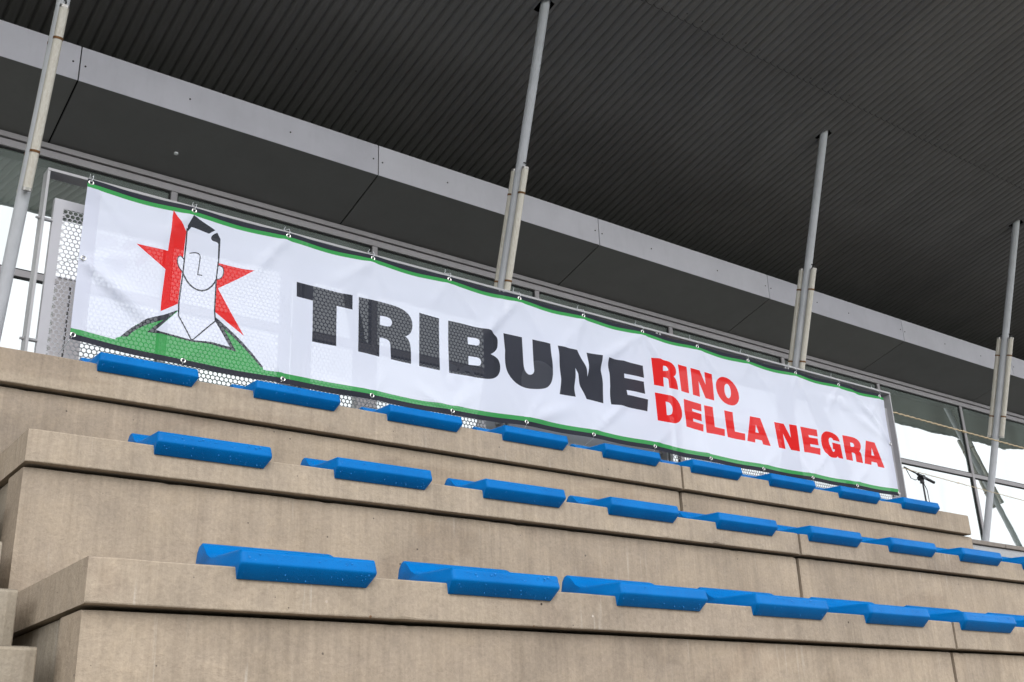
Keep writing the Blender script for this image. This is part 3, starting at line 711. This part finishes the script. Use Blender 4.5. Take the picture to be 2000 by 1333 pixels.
for i, (x, z) in enumerate(GB):
    o, c = grommet(x - (.006 if i == 12 else 0), 0)
    t = MB(); dx = [-.02, -.004, -.035, -.012, -.010, .0, .0, .0, .004, .006, .004, .004, .002][i]
    t.tube([c + Vector((0, -.001, -.006)), c + Vector((dx * .6, .01, -.026)), (c.x + dx, 4.795, c.z - .052)], .0019, 6); t.build('cable_tie', M['tie'], banner)
for (px, py, sx) in ((157, 505, 1), (1740, 868, -1)):
    x, s = P2(px, py); x = (X0 + .018) if sx > 0 else (X1 - .012); o, c = grommet(x, s)
    t = MB(); t.tube([c + Vector((-.006 * sx, -.001, 0)), c + Vector((-.03 * sx, .03, .004)), (c.x - .055 * sx, 4.795, c.z + .008)], .0018, 6); t.build('cable_tie', M['tie'], banner)

# ------------------------------------------------------------------ clubhouse front behind the walkway
bld = thing('clubhouse', (6, 8, GZ), 'long glazed clubhouse front with light grey fascia panels over a dark sloping soffit', 'building')
YF, YG = 6.5, 7.12
FZ0, FZ1 = 4.267, 4.528
SZ = 4.100; SY = 7.105
fx = [1.521 + 2.2515 * k for k in range(-4, 10)]
rs = random.Random(11)
SC = []
for a_, b_ in zip(fx, fx[1:]):
    s = MB(); s.box(a_ + .004, b_ - .004, YF, YF + .012, FZ0, FZ1); fp = s.build('fascia_panel', M['fascia'], bld, bevel=.0015)
    q = MB()
    for u, vz in [(.035, .12), (2.2515 - .045, .13)] + [(rs.uniform(.2, 2.0), rs.uniform(.10, .15)) for _ in range(0)] + [(.72 + rs.uniform(-.1, .1), .13), (1.42 + rs.uniform(-.15, .15), .125)]:
        q.tube([(a_ + u, YF - .003, FZ0 + vz), (a_ + u, YF + .001, FZ0 + vz)], .0065, 8)
    q.build('screw', M['screw'], fp)
    s = MB(); s.prism([(a_ + .006, YF + .002, FZ0), (a_ + .006, SY, SZ), (a_ + .006, SY, SZ + .012), (a_ + .006, YF + .002, FZ0 + .012)], (b_ - a_ - .012, 0, 0))
    s.build('soffit_panel', M['soffit'], bld, bevel=.001)
s = MB(); s.prism([(-7, YF + .02, FZ0 + .02), (-7, SY + .02, SZ + .02), (-7, 12, SZ + .02), (-7, 12, FZ1 - .01), (-7, YF + .02, FZ1 - .01)], (28, 0, 0)); s.build('dark_box_core', M['dark'], bld)  # building box behind the fascia, near-black so the roof above stays dark
# a small pale detector under the soffit
dpt = onY(345, 288, 6.86); s = MB(); zs = FZ0 - .275 * (6.86 - YF)
s.tube([(dpt.x, 6.86, zs - .012), (dpt.x, 6.86, zs)], .015, 16); s.build('detector', M['sticker'], bld, smooth=True)
mull = [2.421 + 1.679 * k for k in range(-6, 12)]
# head frame: trim strip, shadow gap, frame
s = MB(); s.box(-7, 21, YG - .035, YG + .06, 4.055, 4.094); s.build('head_trim', M['frame'], bld, bevel=.002)
s = MB(); s.box(-7, 21, YG - .004, YG + .06, 4.0475, 4.0548); s.build('head_gap', M['gasket'], bld)
s = MB(); s.box(-7, 21, YG - .020, YG + .06, 3.995, 4.047); s.build('head_frame', M['frame'], bld, bevel=.002)
s = MB(); s.box(-7, 21, YG - .03, YG + .06, 1.492, 1.56); s.build('sill_frame', M['frame'], bld, bevel=.002)
for x in mull:
    s = MB(); s.box(x - .024, x + .024, YG - .014, YG + .06, 1.5605, 3.9945); s.build('mullion', M['frame'], bld, bevel=.002)
for a_, b_ in zip(mull, mull[1:]):
    s = MB(); s.box(a_ + .0245, b_ - .0245, YG - .010, YG + .055, 3.085, 3.133); s.build('transom', M['frame'], bld, bevel=.002)
    for z0, z1 in ((3.134, 3.9945), (1.5605, 3.0845)):
        fr_ = MB(); t_ = .009
        fr_.box(a_ + .025, a_ + .025 + t_, YG - .002, YG + .05, z0, z1); fr_.box(b_ - .025 - t_, b_ - .025, YG - .002, YG + .05, z0, z1)
        fr_.box(a_ + .0255 + t_, b_ - .0255 - t_, YG - .001, YG + .05, z1 - t_, z1); fr_.box(a_ + .0255 + t_, b_ - .0255 - t_, YG - .001, YG + .05, z0, z0 + t_)
        wn = fr_.build('window', M['gasket'], bld)
        gp = MB(); yy = YG + .010 + rs.uniform(-.0, .0); ti = rs.uniform(-.0008, .0008)
        gp.add([(a_ + .03, yy + ti, z0 + .002), (b_ - .03, yy - ti, z0 + .002), (b_ - .03, yy - ti, z1 - .002), (a_ + .03, yy + ti, z1 - .002)], [(0, 1, 2, 3)])
        gp.build('pane', M['glass'], wn, fix=False)
for (a_, b_) in ((1.685, 1.765), (1.777, 1.875), (3.945, 4.07)):
    s = MB(); s.box(a_, b_, YG - .035, YG + .02, 1.561, 3.0845); s.build('door_stile', M['frame'], bld, bevel=.002)
# room behind the glass
s = MB(); s.add([(-7, 7.3, 1.49), (21, 7.3, 1.49), (21, 11.5, 1.49), (-7, 11.5, 1.49), (-7, 7.3, 4.0), (21, 7.3, 4.0), (21, 11.5, 4.0), (-7, 11.5, 4.0)],
                [(0, 1, 2, 3), (4, 5, 6, 7), (2, 3, 7, 6), (1, 2, 6, 5), (0, 3, 7, 4)]); s.build('room', M['interior'], bld, fix=False)
# lower wall under the walkway
s = MB(); s.box(-7, 21, 7.13, 7.3, GZ, 1.49); s.build('base_wall', M['floor'], bld)

# ------------------------------------------------------------------ canopy roof
RS = .235
def rz(y): return 5.49 + RS * (5.405 - y)
colx = [-2.170 + 3.388 * k for k in range(6)]        # 1.218, 4.606, 7.994, 11.38, 14.77
roof = thing('canopy_roof', (5, 3, 5.5), 'wide dark grey corrugated metal canopy roof seen from below', 'roof')
PITCH = .0868; RIBS = 12
def sheet_mesh(nm, x_abs, y0, y1, cut):
    """one corrugated sheet, RIBS ribs wide; cut = list of (x, y) openings"""
    xs = []
    for i in range(RIBS):
        b = i * PITCH
        xs += [(b + .000, .0062), (b + .008, .0026), (b + .027, .0), (b + .046, .0024), (b + .056, .0070), (b + .0630, .017), (b + .0705, .025), (b + .0790, .016)]
    xs.append((RIBS * PITCH, .0062))
    ys = [y0, y1]
    for cx, cy in cut: ys += [cy - .062, cy + .062]
    ys = sorted(ys); vs = []; fs = []
    for y in ys:
        for x, h in xs: vs.append((x_abs + x, y, rz(y) + h))
    n = len(xs)
    for j in range(len(ys) - 1):
        ym = (ys[j] + ys[j + 1]) / 2
        for i in range(n - 1):
            xm = x_abs + (xs[i][0] + xs[i + 1][0]) / 2
            if any(abs(xm - cx) < .058 and abs(ym - cy) < .06 for cx, cy in cut): continue
            fs.append((j * n + i, j * n + i + 1, (j + 1) * n + i + 1, (j + 1) * n + i))
    me = bpy.data.meshes.new(nm); me.from_pydata(vs, [], fs); me.materials.append(M['roof'])
    for p in me.polygons: p.use_smooth = True
    return me
YE = 1.52
i = 0; x = -7.0; roofcols = [(cx, 5.405) for cx in colx]
XR = []
while x < 24:
    XR.append(x); x += PITCH * RIBS
for x in XR:
    w_ = PITCH * RIBS
    cuts = [c for c in roofcols if x - .1 < c[0] < x + w_ + .1]
    for (a_, b_) in ((YE, 5.0), (5.004, 9.5)):
        cc = [c for c in cuts if a_ < c[1] < b_]
        o = link('roof_sheet', sheet_mesh('roof_sheet', x, a_, b_, cc), roof)
# seam lap and screws
s = MB(); 
rr = random.Random(5)
for k in range(150):
    x = 2 + k * .1736 + rr.choice([0, 0, PITCH]); y = rr.choice([4.93, 4.95]) if rr.random() < .5 else rr.choice([3.05, 6.6])
    xk = -7 + round((x + 7) / PITCH) * PITCH + .028; s.tube([(xk, y, rz(y) - .003), (xk, y, rz(y) + .001)], .006, 6)
ob = s.build('roof_screw', M['screw'], roof); ob['kind'] = 'stuff'
s = MB(); s.prism([(-7, YE, rz(YE) + .16), (-7, 9.5, rz(9.5) + .16), (-7, 9.5, rz(9.5) + .20), (-7, YE, rz(YE) + .20)], (31, 0, 0)); s.build('roof_backing', M['dark'], roof)  # unseen dark sheet added above the roof, keeps sky out of the column openings
s = MB(); s.box(-7, 24, YE - .03, YE - .002, rz(YE) - .02, rz(YE) + .24); s.build('edge_trim', M['fascia'], roof)

# ------------------------------------------------------------------ leaning columns with tube lamps
LEAN = .317
def cy(z): return 7.1455 - LEAN * z
def on(x, z, d=0.0):
    """point on the column axis line, d metres out of it towards the pitch (square to the column)"""
    k = 1 / math.sqrt(1 + LEAN * LEAN); return Vector((x, cy(z) - d * k, z - d * k * LEAN))
def column(label):
    t = thing('roof_column', (0, cy(1.49), 1.49), label, 'column', 'leaning grey columns carrying the canopy roof')
    def P(nm, mb, mt, par, **k):
        me = mb.mesh(nm, mt, k.get('smooth', True)); o = bpy.data.objects.new(nm, me); C.objects.link(o); o.parent = par
        if par is t: o.matrix_parent_inverse = Matrix.Translation(-t.location)
        return o
    s = MB(); s.tube([on(0, 1.49), on(0, 5.62)], .0365, 28); P('shaft', s, M['col'], t)
    s = MB(); s.tube([on(0, 1.492), on(0, 1.51)], .09, 20); P('base_plate', s, M['col'], t)
    for sg in (1, -1):
        d = .0685 * sg; rr_ = .0262
        k = bpy.data.objects.new('tube_lamp', None); C.objects.link(k); k.parent = t; k.matrix_parent_inverse = Matrix.Translation(-t.location)
        s = MB(); s.tube([on(0, 3.195, d), on(0, 4.235, d)], rr_, 20); P('diffuser', s, M['diffuser'], k)
        for z in (3.185, 4.235):
            s = MB(); s.tube([on(0, z, d), on(0, z + .016, d)], rr_ + .0015, 20); P('end_cap', s, M['steel'], k)
        for z in (3.40, 4.05):
            s = MB(); s.tube([on(0, z, d), on(0, z + .014, d)], rr_ + .0022, 20); P('clamp', s, M['rust'], k)
            s = MB(); a_, b_ = on(.012, z + .007, d * .2), on(.012, z + .007, d * .8); s.tube([a_, b_], .006, 6); P('bracket', s, M['steel'], k)
        s = MB(); s.tube([on(0, 4.25, d), on(.004, 4.275, d), on(.004, 4.285, d * .8), on(.0, 4.29, d * .5)], .005, 6); P('cable', s, M['black'], k)
    return t
col_labels = [('leaning grey column outside the left end of the photo', -2.170),
              ('leaning grey column with tube lamp in front, left of the railing', 1.218),
              ('leaning grey column rising behind the middle of the banner above the letters TRIBUNE', 4.606),
              ('leaning grey column rising behind the right part of the banner near the name', 7.994),
              ('leaning grey column right of the banner, crossed by the twine', 11.382),
              ('leaning grey column beyond the right edge, seen mirrored in the glass', 14.770)]
def copy_tree(o, par=None):
    c = o.copy(); C.objects.link(c)
    if par is not None: c.parent = par; c.matrix_parent_inverse = o.matrix_parent_inverse.copy()
    for ch in list(o.children): copy_tree(ch, c)
    return c
c0 = column(col_labels[1][0]); base = c0
others = []
for i, (lb, x) in enumerate(col_labels):
    if i == 0: continue
    o = base if i == 1 else copy_tree(base)
    others.append((o, x)); o['label'] = lb
for o, x in others: o.location.x = x

# ------------------------------------------------------------------ microphone stand on the walkway
Q = 1.0
mic = thing('microphone_stand', (8.489 * Q, 5.3, 1.492), 'black microphone boom stand standing on the walkway right of the banner', 'mic stand')
bx = 8.487 * Q; jz = 2.187 * Q
s = MB(); s.tube([(bx, 5.3, 1.58), (bx, 5.3, 1.99)], .011, 10); s.tube([(bx, 5.3, 1.98), (bx - .004, 5.3, jz)], .0075, 10); s.build('upright', M['black'], mic, smooth=True)
for k in range(3):
    an = k * 2.094 + .4; s = MB(); s.tube([(bx, 5.3, 1.60), (bx + .22 * math.cos(an), 5.3 + .22 * math.sin(an), 1.505)], .007, 8); s.build('leg', M['black'], mic, smooth=True)
s = MB(); s.tube([(bx - .01, 5.3, jz - .04), (bx - .01, 5.3, jz + .03)], .018, 10); s.tube([(bx - .01, 5.27, jz + .008), (bx - .01, 5.33, jz + .008)], .02, 10); s.build('clutch', M['black'], mic, smooth=True)
A = Vector((8.243 * Q, 5.3, 2.261 * Q)); Bq = Vector((8.657 * Q, 5.3, 2.174 * Q))
s = MB(); s.tube([A, A.lerp(Bq, .62)], .0065, 8); s.tube([A.lerp(Bq, .45), A.lerp(Bq, .75)], .013, 8); s.tube([A.lerp(Bq, .7), Bq], .0125, 10); s.build('boom', M['black'], mic, smooth=True)
s = MB(); s.tube([A + Vector((0.02, 0, -.006)), A.lerp(Bq, .15) + Vector((0, -.01, -.08)), A.lerp(Bq, .3) + Vector((0, -.01, -.075)), A.lerp(Bq, .5) + Vector((0, -.01, -.02)), (bx + .03, 5.29, jz - .10), (bx + .035, 5.29, jz - .3), (bx + .02, 5.29, 1.72), (bx + .05, 5.25, 1.50)], .0035, 6)
s.build('cable', M['black'], mic, smooth=True)

# ------------------------------------------------------------------ twine tied to the railing
def twine(a, b, r, nm, lab, kn, seed, sagd):
    s = MB(); a = Vector(a); b = Vector(b); n = 220; rr = random.Random(seed); pts = []
    for i in range(n + 1):
        t = i / n; p = a.lerp(b, t); p.z -= sagd * math.sin(math.pi * t)
        ph = t * 260; p += Vector((0, math.cos(ph), math.sin(ph))) * r * .35; pts.append(p)
    s.tube(pts, [r * rr.uniform(.8, 1.2) for _ in pts], 6)
    for t in kn:
        p = a.lerp(b, t); s.tube([p - Vector((.012, 0, .004)), p, p + Vector((.012, 0, .003))], [r * 1.2, r * 2.3, r * 1.2], 7)
    for i in range(60):
        k = rr.randrange(5, n - 5); p = pts[k]; q = p + Vector((rr.uniform(-.02, .02), rr.uniform(-.012, .012), rr.uniform(-.022, .022))); s.tube([p, (p + q) / 2 + Vector((0, 0, .003)), q], .0006, 3)
    if nm == 'rope': s.torus((a.x - .004, 4.79, a.z), .045, r, 18, 6)
    return tag(s.build('twine', M['rope'], None, smooth=True), lab, 'rope')
e1 = onY(2000, 876, 4.72); a1 = Vector((7.372, 4.79, 2.482)); twine(a1, a1 + (e1 - a1) * 1.6, .0062, 'twine', 'hairy beige hemp rope stretched from the railing corner across the right column', (.33,), 1, .0)
a2 = Vector((7.374, 4.79, 2.035)); e2 = onY(1988, 975, 4.72); twine(a2, a2 + (e2 - a2) * 1.6, .0028, 'twine', 'thin pale string running low from the railing past the microphone stand', (.3,), 2, .0)
